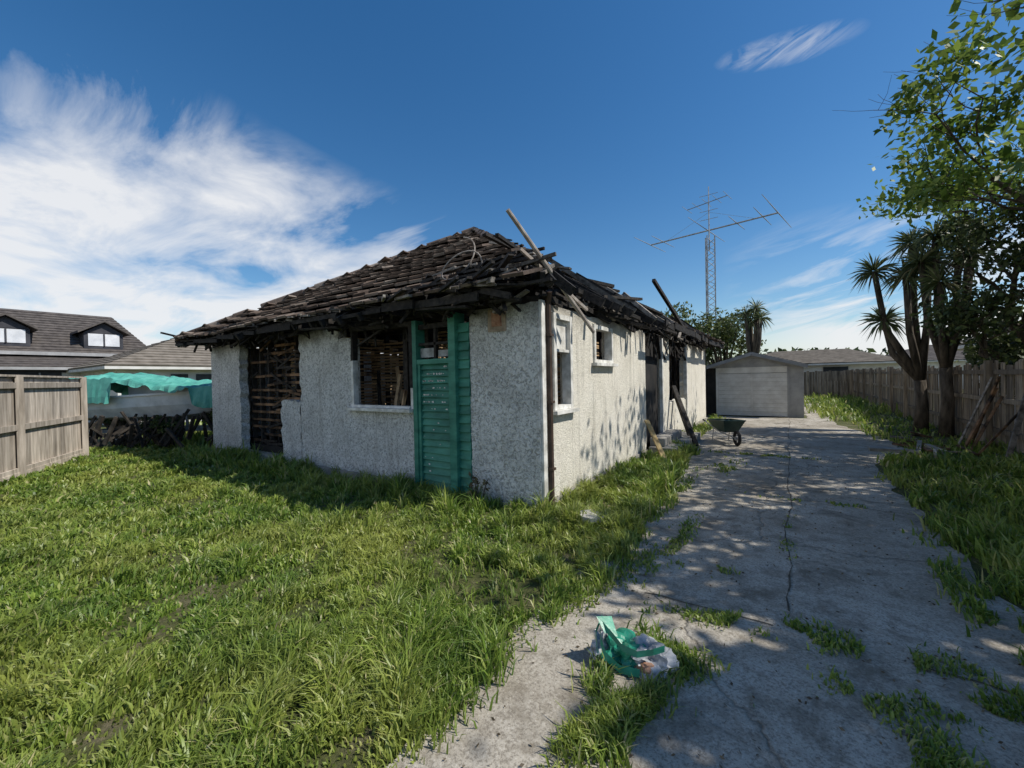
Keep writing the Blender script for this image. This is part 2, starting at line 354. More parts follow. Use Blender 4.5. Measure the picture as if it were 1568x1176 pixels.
b.box(-4.42,-4.37,4.17,4.27,.08,1.83,0); b.box(-3.83,-3.78,4.17,4.27,.08,1.83,0)
z=.09; 
while z<1.80:
    t=R(-.006,.006)
    b.hexa([(-4.37,4.19,z+t),(-3.83,4.19,z-t),(-3.83,4.23,z+.012),(-4.37,4.23,z+.012),(-4.37,4.225,z+.10),(-3.83,4.225,z+.10),(-3.83,4.25,z+.10),(-4.37,4.25,z+.10)],0); z+=.098
b.box(-4.37,-3.83,4.252,4.27,.08,1.83,0)
z=-.05
while z<2.35:
    b.hexa([(-3.66,4.17,z),(-3.475,4.17,z),(-3.475,4.24,z),(-3.66,4.24,z),(-3.66,4.205,z+.125),(-3.475,4.205,z+.125),(-3.475,4.24,z+.125),(-3.66,4.24,z+.125)],0); z+=.12
b.obj('green_louvred_door',[M_GREEN],H,bevel=.003)
b=MB()
b.box(-4.42,-3.78,4.20,4.24,2.33,2.40,0); b.box(-4.12,-4.08,4.2,4.25,1.90,2.33,0); b.box(-4.42,-3.78,4.2,4.24,2.10,2.135,0)
b.box(-4.40,-4.14,4.22,4.225,1.93,2.06,1); b.box(-4.05,-3.82,4.22,4.225,1.93,2.02,1)
g=simple('sooty_glass',(.12,.13,.13),(.4,.42,.42),6,rough=.3)
b.obj('door_toplight',[M_CHAR,g],H)
b=MB()
for i in range(60):
    x=R(-4.34,-3.86); z=R(.2,1.75) if random.random()<.4 else R(1.2,1.7); a=R(.006,.02); zc=.09+.098*round((z-.09)/.098)+.035
    P=[(x+math.cos(t)*a*R(.7,1.8),4.196,zc+math.sin(t)*a*R(.5,1.0)) for t in (0,1.1,2.2,3.3,4.4,5.4)]
    b.face(P[::-1],0)
b.obj('peeled_paint',[M_WHITE],H)

# interior
b=MB()
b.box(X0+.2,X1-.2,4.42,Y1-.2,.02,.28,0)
def lathwall(b,axis,at,u0,u1,z0,z1,miss=.12,face=1,sp=.062,lw=.038,stud=.42,lm=1):
    u=u0
    while u<u1:
        (b.box(u,u+.05,at,at+.09,z0,z1,2) if axis=='y' else b.box(at,at+.09,u,u+.05,z0,z1,2)); u+=stud
    z=z0+.05
    while z<z1:
        u=u0
        while u<u1:
            L=R(.35,1.25)
            if random.random()>miss:
                dz=R(-.012,.012); e=min(u+L,u1)
                if axis=='y': b.box(u,e,at-.015,at-.002,z+dz,z+lw+dz,lm)
                else: b.box(at+.093,at+.106,u,e,z+dz,z+lw+dz,lm)
            u+=L+.01
        z+=sp
lathwall(b,'y',4.46,-10.0,-7.5,.3,2.55,.30,sp=.155,lw=.05,stud=.36,lm=3)
for i in range(26):
    z=R(.3,2.4); x=R(-9.9,-8.0); b.beam((x,4.43,z),(x+R(.2,.8),4.44,z+R(-.25,.25)),.02,.045,random.choice((3,2,2)))
lathwall(b,'y',5.35,-11.1,-7.4,.3,2.5,.12)
lathwall(b,'y',5.6,-7.3,-2.8,.3,2.6,.12)
lathwall(b,'y',9.6,-11,-2.8,.3,2.6,.35)
lathwall(b,'x',-7.3,4.45,9.5,.3,2.5,.15)
lathwall(b,'x',-5.35,4.9,5.55,.3,2.5,.2)
b.box(-5.0,-4.70,4.62,4.67,.3,2.4,1); b.box(-5.2,-5.1,4.6,4.7,.3,2.5,2); b.box(-4.68,-4.6,4.58,4.7,.3,2.5,2)
for i in range(22):
    x=R(-6.2,-3.0);y=R(4.7,5.5); b.beam((x,y,R(.3,1.4)),(x+R(-.7,.7),y+R(-.3,.3),R(1.3,2.5)),R(.03,.07),R(.03,.09),random.choice((1,1,2)))
for i in range(40):
    x=R(-3.4,-2.7);y=R(6.7,15); b.beam((x,y,R(.3,1.0)),(x+R(-.3,.1),y+R(-.8,.8),R(1.0,2.5)),R(.03,.06),R(.03,.08),2)
lathwall(b,'x',-4.2,9.7,15.5,.3,2.5,.3)
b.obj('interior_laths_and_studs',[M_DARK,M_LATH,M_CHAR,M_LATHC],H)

# roof
EX0,EX1,EY0,EY1=X0-.5,X1+.48,Y0-.5,Y1+.5; EZ=2.62; XR=(EX0+EX1)/2; HW=(EX1-EX0)/2; RZ=5.5; SL=(RZ-EZ)/HW
YA,YB=EY0+HW,EY1-HW
def roofpt(side,u,r,off=0.0):
    nlen=math.hypot(1,SL); oz=off/nlen; oh=off*SL/nlen
    z=EZ+r*SL+oz
    if side=='F': return Vector((u,EY0+r-oh,z))
    if side=='B': return Vector((u,EY1-r+oh,z))
    if side=='R': return Vector((EX1-r+oh,u,z))
    if side=='L': return Vector((EX0+r-oh,u,z))
def sag(u,r): return -.08*(.5+noise.noise((u*.45,r*.5,2)))-.018*noise.noise((u*2.2,r*2,5))
b=MB()
TR=.32
def tiles(b,side,lo,hi,missf,rmax=HW):
    nr=int(rmax/TR)
    for i in range(nr):
        r0=i*TR; ulo=lo+r0+.02; uhi=hi-r0-.02; n=int((uhi-ulo)/.29)
        if n<1: continue
        w=(uhi-ulo)/n; rj=R(-.010,.010)
        for k in range(n):
            u0=ulo+k*w
            if random.random()<missf(u0,r0): continue
            sg=sag(u0,r0); j=R(-.004,.006) if random.random()>.06 else R(.0,.035); tw=R(-.008,.008); sh=R(-.010,.006)+rj
            if random.random()<.045: tw=R(-.07,.07); sh=-R(0,.10)
            h0=.105+j; h1=.02+j*.4; th=.038; ra=r0+sh; rb=r0+TR*1.12+sh
            c=[]
            for off0 in (0,th):
                for (uu,rr,hh) in ((u0+.005,ra+tw,h0),(u0+w-.005,ra-tw,h0),(u0+w-.005,rb,h1),(u0+.005,rb,h1)):
                    p=roofpt(side,uu,rr,hh+off0); p.z+=sg; c.append(p)
            b.hexa(c,0)
            p0=roofpt(side,u0+w*.02,ra,h0+th); p1=roofpt(side,u0+w*.02,rb,h1+th); p0.z+=sg;p1.z+=sg
            b.beam(p0,p1,.045,.02,0)
def mF(u,r):
    k=.012
    hipd=(EX1-u)-r
    if hipd<.5: k=.4
    if u>-4.7 and r<1.0: k=max(k,.25)
    if u>-3.5: k=.7
    if r<.25: k=max(k,.12)
    if noise.noise((u*.8,r*.8,9))>.46: k=max(k,.35)
    return k
tiles(b,'F',EX0,EX1,mF); tiles(b,'L',EY0,EY1,lambda u,r:.05)
tiles(b,'B',EX0,EX1,lambda u,r:.1)
tiles(b,'R',EY0,EY1,lambda u,r: (1.0 if r<3 else .85) if u<12.5 else .5)
def caps(a,c,miss=.1):
    a=Vector(a);c=Vector(c);L=(c-a).length;n=int(L/.33)
    for i in range(n):
        if random.random()<miss: continue
        p=a+(c-a)*i/n; q=a+(c-a)*(i+1.1)/n; o=Vector((R(-.015,.015),0,.07+R(-.01,.02)))
        p=p+o; q=q+o-Vector((0,0,.02)); b.tube([p,q],[.085,.10],6,0)
caps((EX0,EY0,EZ),(XR,YA,RZ),.1); caps((EX1-2.6,EY0+2.6,EZ+2.6*SL),(XR,YA,RZ),.3); caps((XR,YA,RZ),(XR,YB,RZ),.5); caps((XR,YB,RZ),(EX0,EY1,EZ))
b.obj('roof_tiles',[M_TILE],H)
# roof timbers
b=MB()
def lim(side,u,lo,hi): return max(.0,min(u-lo,hi-u,HW))
for side,lo,hi in (('F',EX0,EX1),('B',EX0,EX1),('L',EY0,EY1),('R',EY0,EY1)):
    u=lo+.12
    while u<hi-.1:
        r=lim(side,u,lo,hi); st=0
        if side=='R':
            st=R(-.05,.55)
            if u<13 and random.random()<.5: r=min(r,R(1.4,HW))
            if 9.5<u<12.5 and random.random()<.6: u+=.45; continue
        if side=='F': st=R(-.12,.12) if u<-3.6 else R(-.1,.45)
        p0=roofpt(side,u,st,-.06);p1=roofpt(side,u,r,-.06+(R(-.05,.12) if side=='R' else 0)); p0.z-=.02
        if p1.z>p0.z+.05: b.beam(p0,p1,.05,.11,0)
        if side=='R' and random.random()<.6 and r>1.0:
            rr=min(r-.1,st+R(.6,1.4)); b.beam(roofpt(side,u+.1,st,-.02),roofpt(side,u+R(-.3,.3),rr,R(.05,.22)),.05,.07,random.choice((0,0,1)))
        u+=.45
    r=.06
    while r<HW-.1:
        a0=lo+r; a1=hi-r; u=a0
        while u<a1:
            L=R(.6,1.8)
            if random.random()>(.75 if side=='R' and u<13 else .1):
                q=min(u+L,a1); p0=roofpt(side,u,r,.0);p1=roofpt(side,q,r,.0); p0.z+=sag(u,r);p1.z+=sag(q,r)
                if side=='R': p1.z+=R(-.15,.08)
                b.beam(p0,p1,.045,.03,0)
            u+=L
        r+=TR
for side,lo,hi,r0,r1 in (('F',EX0,EX1,.35,HW-.05),('L',EY0,EY1,.1,HW-.05),('B',EX0,EX1,.1,HW-.05),('R',EY0,EY1,1.7,HW-.05)):
    n=30
    for a in range(n):
        f0=a/n; f1=(a+1)/n
        for q in range(6):
            ra=r0+(r1-r0)*q/6; rb=r0+(r1-r0)*(q+1)/6
            pts=[]
            for (ff,rr) in ((f0,ra),(f1,ra),(f1,rb),(f0,rb)):
                u=(lo+rr)+(hi-lo-2*rr)*ff; p=roofpt(side,u,rr,-.01); p.z+=sag(u,rr)-.02; pts.append(p)
            if side=='F' and (EX1-pts[0].x)-(pts[0].y-EY0)<.8 and random.random()<.6: continue
            if side=='F' and pts[0].x>-4.3 and q<2 and random.random()<.8: continue
            if side=='R' and (random.random()<.6 or pts[0].y<12.5): continue
            b.face(pts,2)
for a,c in (((EX0,EY0,EZ),(XR,YA,RZ)),((EX1-.3,EY0+.3,EZ+.12),(XR,YA,RZ)),((EX1,EY1,EZ),(XR,YB,RZ)),((EX0,EY1,EZ),(XR,YB,RZ)),((XR,YA,RZ),(XR,YB,RZ))):
    b.beam(Vector(a)+Vector((0,0,-.05)),Vector(c)+Vector((0,0,-.03)),.06,.16,0)
y=4.6
while y<15.6: b.beam((X0,y,2.56+R(-.02,.05)),(X1-R(-.15,.1),y+R(-.05,.05),2.56+R(-.02,.06)),.05,.1,0); y+=.45
x=X0+.1
while x<X1: b.beam((x,EY0+R(.0,.15),EZ-.07),(x,Y0+1.2,EZ-.02),.05,.08,0); x+=.45
b.beam((X0,Y0+.08,2.545),(X1,Y0+.08,2.545),.1,.07,0); b.beam((X1-.1,Y0+.2,2.55),(X1-.1,Y1,2.55),.1,.08,0)
u=EX0
while u<-2.6:
    L=R(.5,1.6); b.beam((u,EY0+R(-.03,.04),EZ-.03+R(-.05,.03)),(min(u+L,-2.5),EY0+R(-.03,.04),EZ-.03+R(-.11,.03)),.03,R(.05,.13),0)
    if random.random()<.7: b.beam((u,EY0+R(.05,.3),EZ-.10+R(-.05,.0)),(min(u+L*.8,-2.5),EY0+R(.05,.4),EZ-.10+R(-.06,.0)),.12,.025,0)
    u+=L*R(.85,1.15)
u=8.2
while u<EY1: L=R(.6,1.6); b.beam((EX1-R(0,.06),u,EZ+R(-.03,.03)),(EX1-R(0,.06),u+L,EZ+R(-.06,.03)),.03,.13,0); u+=L
for i in range(150):
    u=R(EX0+.2,-2.9); r=abs(random.gauss(0,.12)) ; p=roofpt('F',u,r,.04+R(0,.05)); a=R(-.3,.3); L=R(.12,.4)
    b.beam(p,p+Vector((math.cos(a)*L,R(-.1,.1),math.sin(a)*L*.35-.03)),R(.015,.05),R(.015,.04),random.choice((0,0,0,1)))
for i in range(75):
    u=R(-4.6,-2.7); r=R(0,.9)*min(1,(-2.4-u)/1.2+.3); p=roofpt('F',u,r,R(.02,.10)); a=R(-.45,.45); L=R(.2,.7)
    b.beam(p,p+Vector((math.cos(a)*L,R(-.3,.3),math.sin(a)*L*.4)),R(.02,.08),R(.015,.04),random.choice((0,0,1)))
for i in range(80):
    t=R(.05,1); p=Vector((EX1-.3,EY0+.3,EZ+.12)).lerp(Vector((XR,YA,RZ)),t)+Vector((R(-.1,.35),R(-.1,.35),R(-.15,.02))); a=R(0,6.28); L=R(.2,.6)
    b.beam(p,p+Vector((math.cos(a)*L,math.sin(a)*L,R(-.22,.06))),R(.02,.09),R(.02,.05),random.choice((0,0,0,1)))
for i in range(200):
    y=R(5.5,15); r=R(.2,3.5); r=min(r,y-EY0-.3,EY1-y-.3); p=roofpt('R',y,r,R(-.25,.08)); L=R(.3,1.2); 
    b.beam(p,p+Vector((R(-.5,.3),L*random.choice((-1,1)),R(-.35,.12))),R(.03,.09),R(.02,.08),random.choice((0,0,0,1)))
for i in range(230):
    y=R(4.1,16); z=2.56+abs(random.gauss(0,.11)); a=R(-.15,.15); L=R(.25,1.0); x=X1+R(-.25,.10)
    b.beam((x,y,z),(x+R(-.25,.15),y+L,z+a*L+R(-.08,.06)),R(.02,.08),R(.02,.07),random.choice((0,0,0,0,1)))
for i in range(45):
    y=R(8.3,12.6); b.beam((X1+R(-.2,.05),y,2.5),(X1+R(-.25,.1),y+R(-.3,.3),2.5-R(.1,.55)),R(.02,.05),R(.02,.05),0)
for i in range(5):
    y=7.0+i*.28; b.beam((X1+.03,y,2.56),(X1+.34,y+R(.05,.2),2.52+R(-.05,.05)),.04,.04,0)
for i in range(110):
    u=R(X0,X1-.2); b.beam((u,R(3.8,4.2),2.56),(u+R(-.4,.4),R(3.8,4.25),2.56-R(.02,.2)),R(.015,.05),R(.015,.05),0)
b.beam((-2.45,9.3,3.7),(-2.25,11.6,2.75),.07,.07,0)
b.beam((-12.35,3.55,2.86),(-11.6,3.9,2.66),.05,.04,0)
b.beam((-3.7,3.80,2.56),(-2.55,3.98,2.84),.16,.025,1); b.beam((-3.3,3.76,2.50),(-2.45,3.95,2.66),.14,.03,0); b.beam((-3.1,4.2,3.0),(-2.4,4.5,2.72),.16,.03,0); b.beam((-2.95,4.05,2.40),(-2.5,4.1,2.62),.10,.02,1)
b.beam((-2.3,5.0,2.74),(-2.2,7.4,2.62),.05,.06,0); b.beam((-2.4,7.6,2.98),(-2.15,8.7,2.85),.10,.04,0)
b.beam((-5.6,12.3,4.75),(-4.9,13.4,4.6),.3,.10,0)
b.obj('roof_timbers',[M_CHAR,M_GREYW,M_DARK],H)
b=MB(); b.tube([(-2.46,3.65,3.39),(-2.26,4.30,2.78),(-2.05,4.94,2.17)],[.024,.028,.024],8,0); b.beam((-2.5,3.95,3.06),(-2.14,4.95,2.46),.03,.035,0)
b.obj('fallen_poles',[M_POLE],H)
b=MB()
pts=[]
for i in range(30):
    t=i/29; pts.append((-3.7+.22*math.sin(t*9)+t*.15,4.25+.15*math.cos(t*6),3.32+.24*math.cos(t*8)-.35*t))
b.tube(pts,[.009]*30,5,0); b.obj('roof_wire',[M_POLE],H)
b=MB(); b.box(-2.39,-1.85,8.5,11.2,0,.17,0); b.box(-2.39,-2.1,8.6,10.2,.17,.34,0)
b.obj('side_steps',[M_CONC2],H,bevel=.015)
b=MB(); b.box(X1-.02,X1+.05,9.66,9.74,.1,2.45,0); b.box(X1-.05,X1+.04,12.38,12.45,.5,2.45,0)
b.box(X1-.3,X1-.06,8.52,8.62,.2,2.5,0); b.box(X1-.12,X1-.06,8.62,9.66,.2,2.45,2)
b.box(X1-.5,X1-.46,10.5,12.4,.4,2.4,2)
b.obj('side_door_frame',[M_WHITE,M_CHAR,M_DARK],H)
P=MB(); P.beam((-1.85,7.7,.02),(-2.38,8.35,.72),.09,.03,0); P.obj('leaning_plank',[simple('raw_plank',(.28,.2,.09),(.42,.33,.17),9)])
P=MB(); P.beam((-1.75,10.0,.02),(-2.36,10.6,1.35),.10,.05,0); P.beam((-1.9,10.4,.02),(-2.36,10.9,1.1),.12,.05,0); P.obj('leaning_plank',[M_CHAR])

# ---------------------------------------------------------------- weed by the door
b=MB(); pl=[]
for i in range(7):
    a=R(0,6.28); p=Vector((-3.2,4.0,0)); q=p+Vector((math.cos(a)*.12,math.sin(a)*.08,R(.25,.42))); b.tube([p,(p+q)/2+Vector((.01,0,.02)),q],[.006,.005,.003],5)
    for k in range(7): pl.append(q+Vector((R(-.05,.05),R(-.05,.05),R(-.1,.05))))
pe=empty('garden_weed'); b.obj('stems',[M_BARK],pe)
def leafquads(C,size,flat=0.0,asp=.5):
    C=np.array(C); n=len(C); s=size*rng.uniform(.6,1.3,n)[:,None]
    a=rng.normal(size=(n,3)); a[:,2]*=(1-flat); a/=np.linalg.norm(a,axis=1)[:,None]; r=rng.normal(size=(n,3)); bb=np.cross(a,r); bb/=np.linalg.norm(bb,axis=1)[:,None]
    V=np.zeros((n,4,3)); V[:,0]=C-a*s; V[:,1]=C+bb*s*asp; V[:,2]=C+a*s; V[:,3]=C-bb*s*asp; return V
np_mesh('leaves',leafquads([tuple(p) for p in pl],.035),4,[(0,1,2,3)],simple('dry_leaf',(.07,.045,.03),(.12,.11,.05),9),pe)

# ---------------------------------------------------------------- trees
def tree(name,base,height,spread,seed,leafmat,nleaf,lsize,lean=(0,0),levels=4,trunk_r=.16,first=.3,clus=.28,bare=.3,kids=(4,4,4),cull=-2.35):
    rd=random.Random(seed); b=MB(); tips=[]
    def br(p,d,L,r,lv):
        n=4; pts=[p];rs=[r]; q=p.copy(); dd=d.copy()
        for i in range(n):
            dd=(dd+Vector((rd.gauss(0,.13),rd.gauss(0,.13),rd.gauss(0.03,.1)))).normalized(); q=q+dd*L/n; pts.append(q.copy()); rs.append(r*(1-.5*(i+1)/n))
        b.tube(pts,rs,6 if lv<2 else 4,0,cap=False)
        if lv>=levels-1:
            for pt in pts[1:]: tips.append(pt)
            return
        k=kids[min(lv,len(kids)-1)]
        for j in range(k+1):
            t=rd.uniform(first if lv==0 else .35,1) if j<k else 1; i=min(n-1,int(t*n)); pp=pts[i].lerp(pts[i+1],t*n-i) if t<1 else pts[-1]
            az=rd.uniform(0,6.28)
            side=Vector((math.cos(az),math.sin(az),rd.uniform(-.1,.55))); nd=(dd*rd.uniform(.3,.7)+side*spread).normalized()
            br(pp,nd,L*rd.uniform(.5,.75),rs[i]*.62,lv+1)
    br(Vector(base),Vector((lean[0],lean[1],1)).normalized(),height*.45,trunk_r,0)
    e=empty(name); b.obj('trunk_and_branches',[M_BARK],e,smooth=True)
    T=np.array([tuple(t) for t in tips]); rr=np.random.default_rng(seed)
    ph=nsum(T[:,0]*1.0+T[:,2],T[:,1],2.2,seed+50); keep=T[(ph>np.quantile(ph,bare))]
    nc=len(keep); idx=rr.integers(0,nc,nleaf); C=keep[idx]+rr.normal(0,clus,(nleaf,3))*np.array([1,1,.7])
    C=C[C[:,0]-.79*C[:,2]>cull]
    np_mesh('foliage',leafquads(C,lsize),4,[(0,1,2,3)],leafmat,e)
    return e
tree('deciduous_tree',(4.5,10.4,0),8.6,.85,3,M_LEAFY,14000,.085,(-.12,.0),5,.17,.4,.2,.12,cull=-3.5)
tree('deciduous_tree',(4.7,6.6,0),7.4,.9,5,M_LEAFY,10500,.10,(-.05,.05),5,.15,.35,.17,.35)
tree('deciduous_tree',(5.6,4.7,0),8.0,.9,9,M_LEAFY,14000,.10,(-.05,-.02),5,.15,.35,.17,.3)
tree('evergreen_tree',(4.9,13.0,0),6.3,.75,12,M_LEAFD,11000,.07,(-.05,0),5,.16,.3,.2,.3)
def cordyline(name,base,heads,tr=.13,leafL=.62,nl=110):
    b=MB(); e=empty(name); base=Vector(base); fork=base+Vector((0,0,min(h[2] for h in heads)*.45)); 
    b.tube([base,base.lerp(fork,.5)+Vector((.04,.02,0)),fork],[tr*1.25,tr,tr*.9],9)
    L=[]
    for h in heads:
        h=Vector(h); mid=fork.lerp(h,.5)+Vector(((h.x-fork.x)*.25,(h.y-fork.y)*.25,-.1)); b.tube([fork,mid,h],[tr*.8,tr*.6,tr*.5],7)
        for i in range(nl):
            z=R(-.75,1); a=R(0,6.28); q=math.sqrt(max(0,1-z*z)); d=Vector((q*math.cos(a),q*math.sin(a),z)); s=leafL*R(.7,1.15)
            p0=h+d*.05; p1=h+d*s*.55; p2=h+d*s+Vector((0,0,-.16*s-.25*s*max(0,.3-z))); w=d.cross(Vector((R(-1,1),R(-1,1),R(-1,1)))).normalized()*.024
            L.append([p0-w*.6,p0+w*.6,p1-w,p1+w,p2])
    b.obj('trunk',[M_BARK],e,smooth=True)
    V=np.array([[tuple(p) for p in q] for q in L]); np_mesh('sword_leaf_heads',V,5,FC,M_SWORD,e)
cordyline('cabbage_tree',(2.85,15.0,0),[(1.95,15.0,4.35),(2.15,15.1,3.0),(2.75,15.2,5.0),(2.55,14.8,4.1),(3.05,15.1,4.4)],.13)
cordyline('cabbage_tree',(3.15,14.2,0),[(3.0,14.3,4.9),(3.4,14.2,5.0),(3.5,14.0,4.3),(3.0,13.9,3.7),(2.75,14.3,4.3),(3.7,14.5,4.8)],.12)
cordyline('cabbage_tree',(-1.7,27,0),[(-2.0,27,5.0),(-1.5,27,5.3),(-1.8,27.2,4.6),(-1.3,26.8,4.7)],.2,.75,90)
def bushy(name,c,rx,ry,h,seed,mat,n,ls):
    rr=np.random.default_rng(seed); e=empty(name); b=MB()
    cl=[]
    for i in range(16):
        a=rr.uniform(0,6.28);q=rr.uniform(.1,.9); zz=h*rr.uniform(.4,.92); cl.append((c[0]+math.cos(a)*q*rx,c[1]+math.sin(a)*q*ry,zz,rr.uniform(.25,.5)*min(rx,h*.4)))
        b.tube([(c[0],c[1],0),(c[0]*.5+cl[-1][0]*.5,c[1]*.5+cl[-1][1]*.5,zz*.6),cl[-1][:3]],[.12,.07,.02],5)
    b.obj('branches',[M_BARK],e)
    cl=np.array(cl); k=rr.integers(0,len(cl),n); d=rr.normal(size=(n,3)); d/=np.linalg.norm(d,axis=1)[:,None]; C=cl[k,:3]+d*cl[k,3:4]*rr.uniform(.5,1.25,(n,1))
    np_mesh('foliage',leafquads(C,ls),4,[(0,1,2,3)],mat,e)
bushy('garden_tree',(-7.0,30),2.2,2.0,6.4,1,M_LEAFM,4500,.13)
bushy('garden_tree',(-3.6,31),2.0,2.0,6.0,2,M_LEAFM,4000,.13)
bushy('garden_tree',(-10.5,33),2.4,2.0,6.2,4,M_LEAFD,4000,.15)
bushy('hedge',(5.4,15.5),1.2,2.5,3.2,6,M_LEAFD,6000,.1)
C=[];
for i in range(120):
    a=math.radians(R(-95,50)); d=R(75,110); cx,cy=math.sin(a)*d,math.cos(a)*d; h=R(2.5,5.2); 
    q=rng.normal(size=(160,3)); q/=np.linalg.norm(q,axis=1)[:,None]; C.append(np.array([cx,cy,h*.55])+q*np.array([R(3,6),R(3,6),h*.5]))
np_mesh('distant_treeline',leafquads(np.concatenate(C),.6),4,[(0,1,2,3)],M_LEAFD)

# ---------------------------------------------------------------- fences
M_FENCE=simple('weathered_fence_timber',(.24,.205,.165),(.52,.46,.39),2.5,(6,6,.6),.9,.5,.008,island=.28)
M_FENCER=simple('brown_paling',(.12,.095,.07),(.34,.275,.2),2.5,(6,6,.6),.9,.5,.008,island=.35)
b=MB(); y=5.0
while y<46:
    w=.135; h=1.72+R(-.06,.06)+ (.08*noise.noise((y*.5,0,0))); t=R(-.03,.03)
    if random.random()>.03: b.hexa([(3.42,y,0.0),(3.44,y,0.0),(3.44,y+w,0.0),(3.42,y+w,0.0),(3.42+t,y+R(-.02,.02),h),(3.44+t,y,h),(3.44+t,y+w,h),(3.42+t,y+w,h+R(-.03,.01))],0)
    y+=.148
for z in (.35,.95,1.5): b.box(3.37,3.418,5,46,z,z+.09,0)
y=5
while y<46: b.box(3.27,3.369,y,y+.1,0,1.78,0); y+=2.4
b.obj('paling_fence',[M_FENCER])
def panel_fence(name,a,c,h,mat):
    a=Vector((*a,0)); c=Vector((*c,0)); d=(c-a); L=d.length; d.normalize(); n=Vector((d.y,-d.x,0))
    if n.dot(-a)<0: n=-n
    b=MB(); s=0
    while s<L:
        p=a+d*s; q=a+d*min(L,s+.145); hh=h+R(-.01,.01)
        A=[p,q,q-n*.02,p-n*.02]; b.hexa([v+Vector((0,0,.05)) for v in A]+[v+Vector((0,0,hh)) for v in A],0); s+=.15
    for z in (.16,.92,1.66):
        b.beam(a+n*.03+Vector((0,0,z)),c+n*.03+Vector((0,0,z)),.045,.10,0)
    for s in (0,L*.5,L):
        p=a+d*s+n*.055; b.beam(p,p+Vector((0,0,h+.04)),.1,.1,0)
    b.beam(a+Vector((0,0,h+.03)),c+Vector((0,0,h+.03)),.11,.035,0)
    b.beam(a+n*.05+Vector((0,0,.06)),c+n*.05+Vector((0,0,.06)),.03,.15,0)
    return b.obj(name,[mat])
panel_fence('timber_fence',(-9.2,.0),(-13.4,2.35),1.80,M_FENCE)
b=MB()
for i in range(6): x=R(2.8,3.2);y=R(9.7,12.3); b.beam((x,y,.02),(3.35,y+R(-.6,.6),R(.9,1.5)),R(.03,.09),.03,random.choice((0,2)),roll=R(0,1))
for i in range(14): x=R(2.0,3.2);y=R(10,13.5); a=R(0,3.1); b.beam((x,y,R(.03,.12)),(x+math.cos(a)*R(.2,.7),y+math.sin(a)*R(.2,.7),R(.03,.2)),R(.03,.10),R(.02,.05),random.choice((0,1,2,2)))
b.box(1.35,2.1,10.9,11.4,.02,.06,1,j=.03)
b.obj('timber_debris',[M_GREYW,M_CONC2,M_LATHC])

# ---------------------------------------------------------------- garage
G_=empty('garage'); b=MB(); gx0,gx1,gy=-2.75,.42,18.0; ge=1.88; gp=2.38; gm=(gx0+gx1)/2
M_GAR=simple('garage_cream_paint',(.55,.53,.49),(.70,.69,.65),3); M_ROOFG=simple('grey_iron_roof',(.10,.11,.125),(.17,.18,.2),3,rough=.6)
b.box(gx0,gx0+.35,gy,gy+.1,0,1.86,2); b.box(gx0+.35,gx0+.43,gy-.03,gy+.1,0,1.86,0)  # near-black panel at the left paints in the shade of an open bay
z=.03
while z<1.62:
    b.hexa([(gx0+.43,gy-.012,z),(-.07,gy-.012,z),(-.07,gy+.05,z),(gx0+.43,gy+.05,z),(gx0+.43,gy+.005,z+.155),(-.07,gy+.005,z+.155),(-.07,gy+.05,z+.155),(gx0+.43,gy+.05,z+.155)],0); z+=.16
b.box(gx0+.43,-.07,gy,gy+.05,1.64,1.86,0); b.box(-.07,.0,gy-.03,gy+.1,0,1.86,1); b.box(0,gx1,gy,gy+.1,0,1.86,1)
b.box(gx0+1.55,gx0+1.6,gy-.03,gy-.014,.03,1.63,0)
b.face([(gx0,gy,1.862),(gx1,gy,1.862),(gm,gy,gp-.02)],1)
b.box(gx0,gx0+.08,gy+.1,gy+5,0,1.86,1); b.box(gx1-.08,gx1,gy+.1,gy+5,0,1.86,1); b.box(gx0,gx1,gy+5,gy+5.1,0,1.86,1)
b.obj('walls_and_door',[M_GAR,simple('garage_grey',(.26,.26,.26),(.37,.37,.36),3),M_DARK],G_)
b=MB()
for sg in (-1,1):
    e=gx0-.12 if sg<0 else gx1+.12
    b.hexa([(gm,gy-.25,gp),(gm,gy+5.3,gp),(e,gy+5.3,ge-.02),(e,gy-.25,ge-.02),(gm,gy-.25,gp+.05),(gm,gy+5.3,gp+.05),(e,gy+5.3,ge+.03),(e,gy-.25,ge+.03)],0)
    b.beam((gm,gy-.27,gp-.02),(e,gy-.27,ge-.04),.03,.12,1)
b.obj('roof',[M_ROOFG,simple('grey_barge_board',(.2,.21,.22),(.3,.31,.32),3)],G_)

# ---------------------------------------------------------------- radio tower
b=MB(); cx,cy=-4.62,32.3; TH_=11.4; tr=.36
leg=[(cx+tr*math.cos(a),cy+tr*math.sin(a)) for a in (.3,.3+2.094,.3+4.188)]
for l in leg: b.tube([(l[0],l[1],0),(l[0],l[1],TH_)],[.045,.045],5)
z=0
while z<TH_-.4:
    for i in range(3):
        p=leg[i];q=leg[(i+1)%3]; 
        b.tube([(p[0],p[1],z),(q[0],q[1],z+.4)],[.022,.022],4); b.tube([(q[0],q[1],z+.4),(p[0],p[1],z+.8)],[.022,.022],4)
    z+=.8
b.tube([(cx,cy,TH_-1),(cx,cy,14.9)],[.05,.03],6)
A=Vector((-9.0,33.5,11.95)); B=Vector((-.5,31.9,11.95)); d=(B-A).normalized(); pn=Vector((-d.y,d.x,0))
b.tube([A,B],[.05,.05],6); b.tube([A.lerp(B,.15),Vector((cx,cy,13.1)),A.lerp(B,.85)],[.01,.01,.01],4)
for t,L in ((0,2.7),(.12,2.0),(.5,3.6),(.72,1.8),(.9,2.2),(1,3.9)):
    c=A.lerp(B,t); b.tube([c-pn*L,c,c+pn*L],[.016,.035,.016],5)
A2=Vector((-6.1,32.6,13.7)); B2=Vector((-3.4,32.1,13.9)); b.tube([A2,B2],[.03,.03],5)
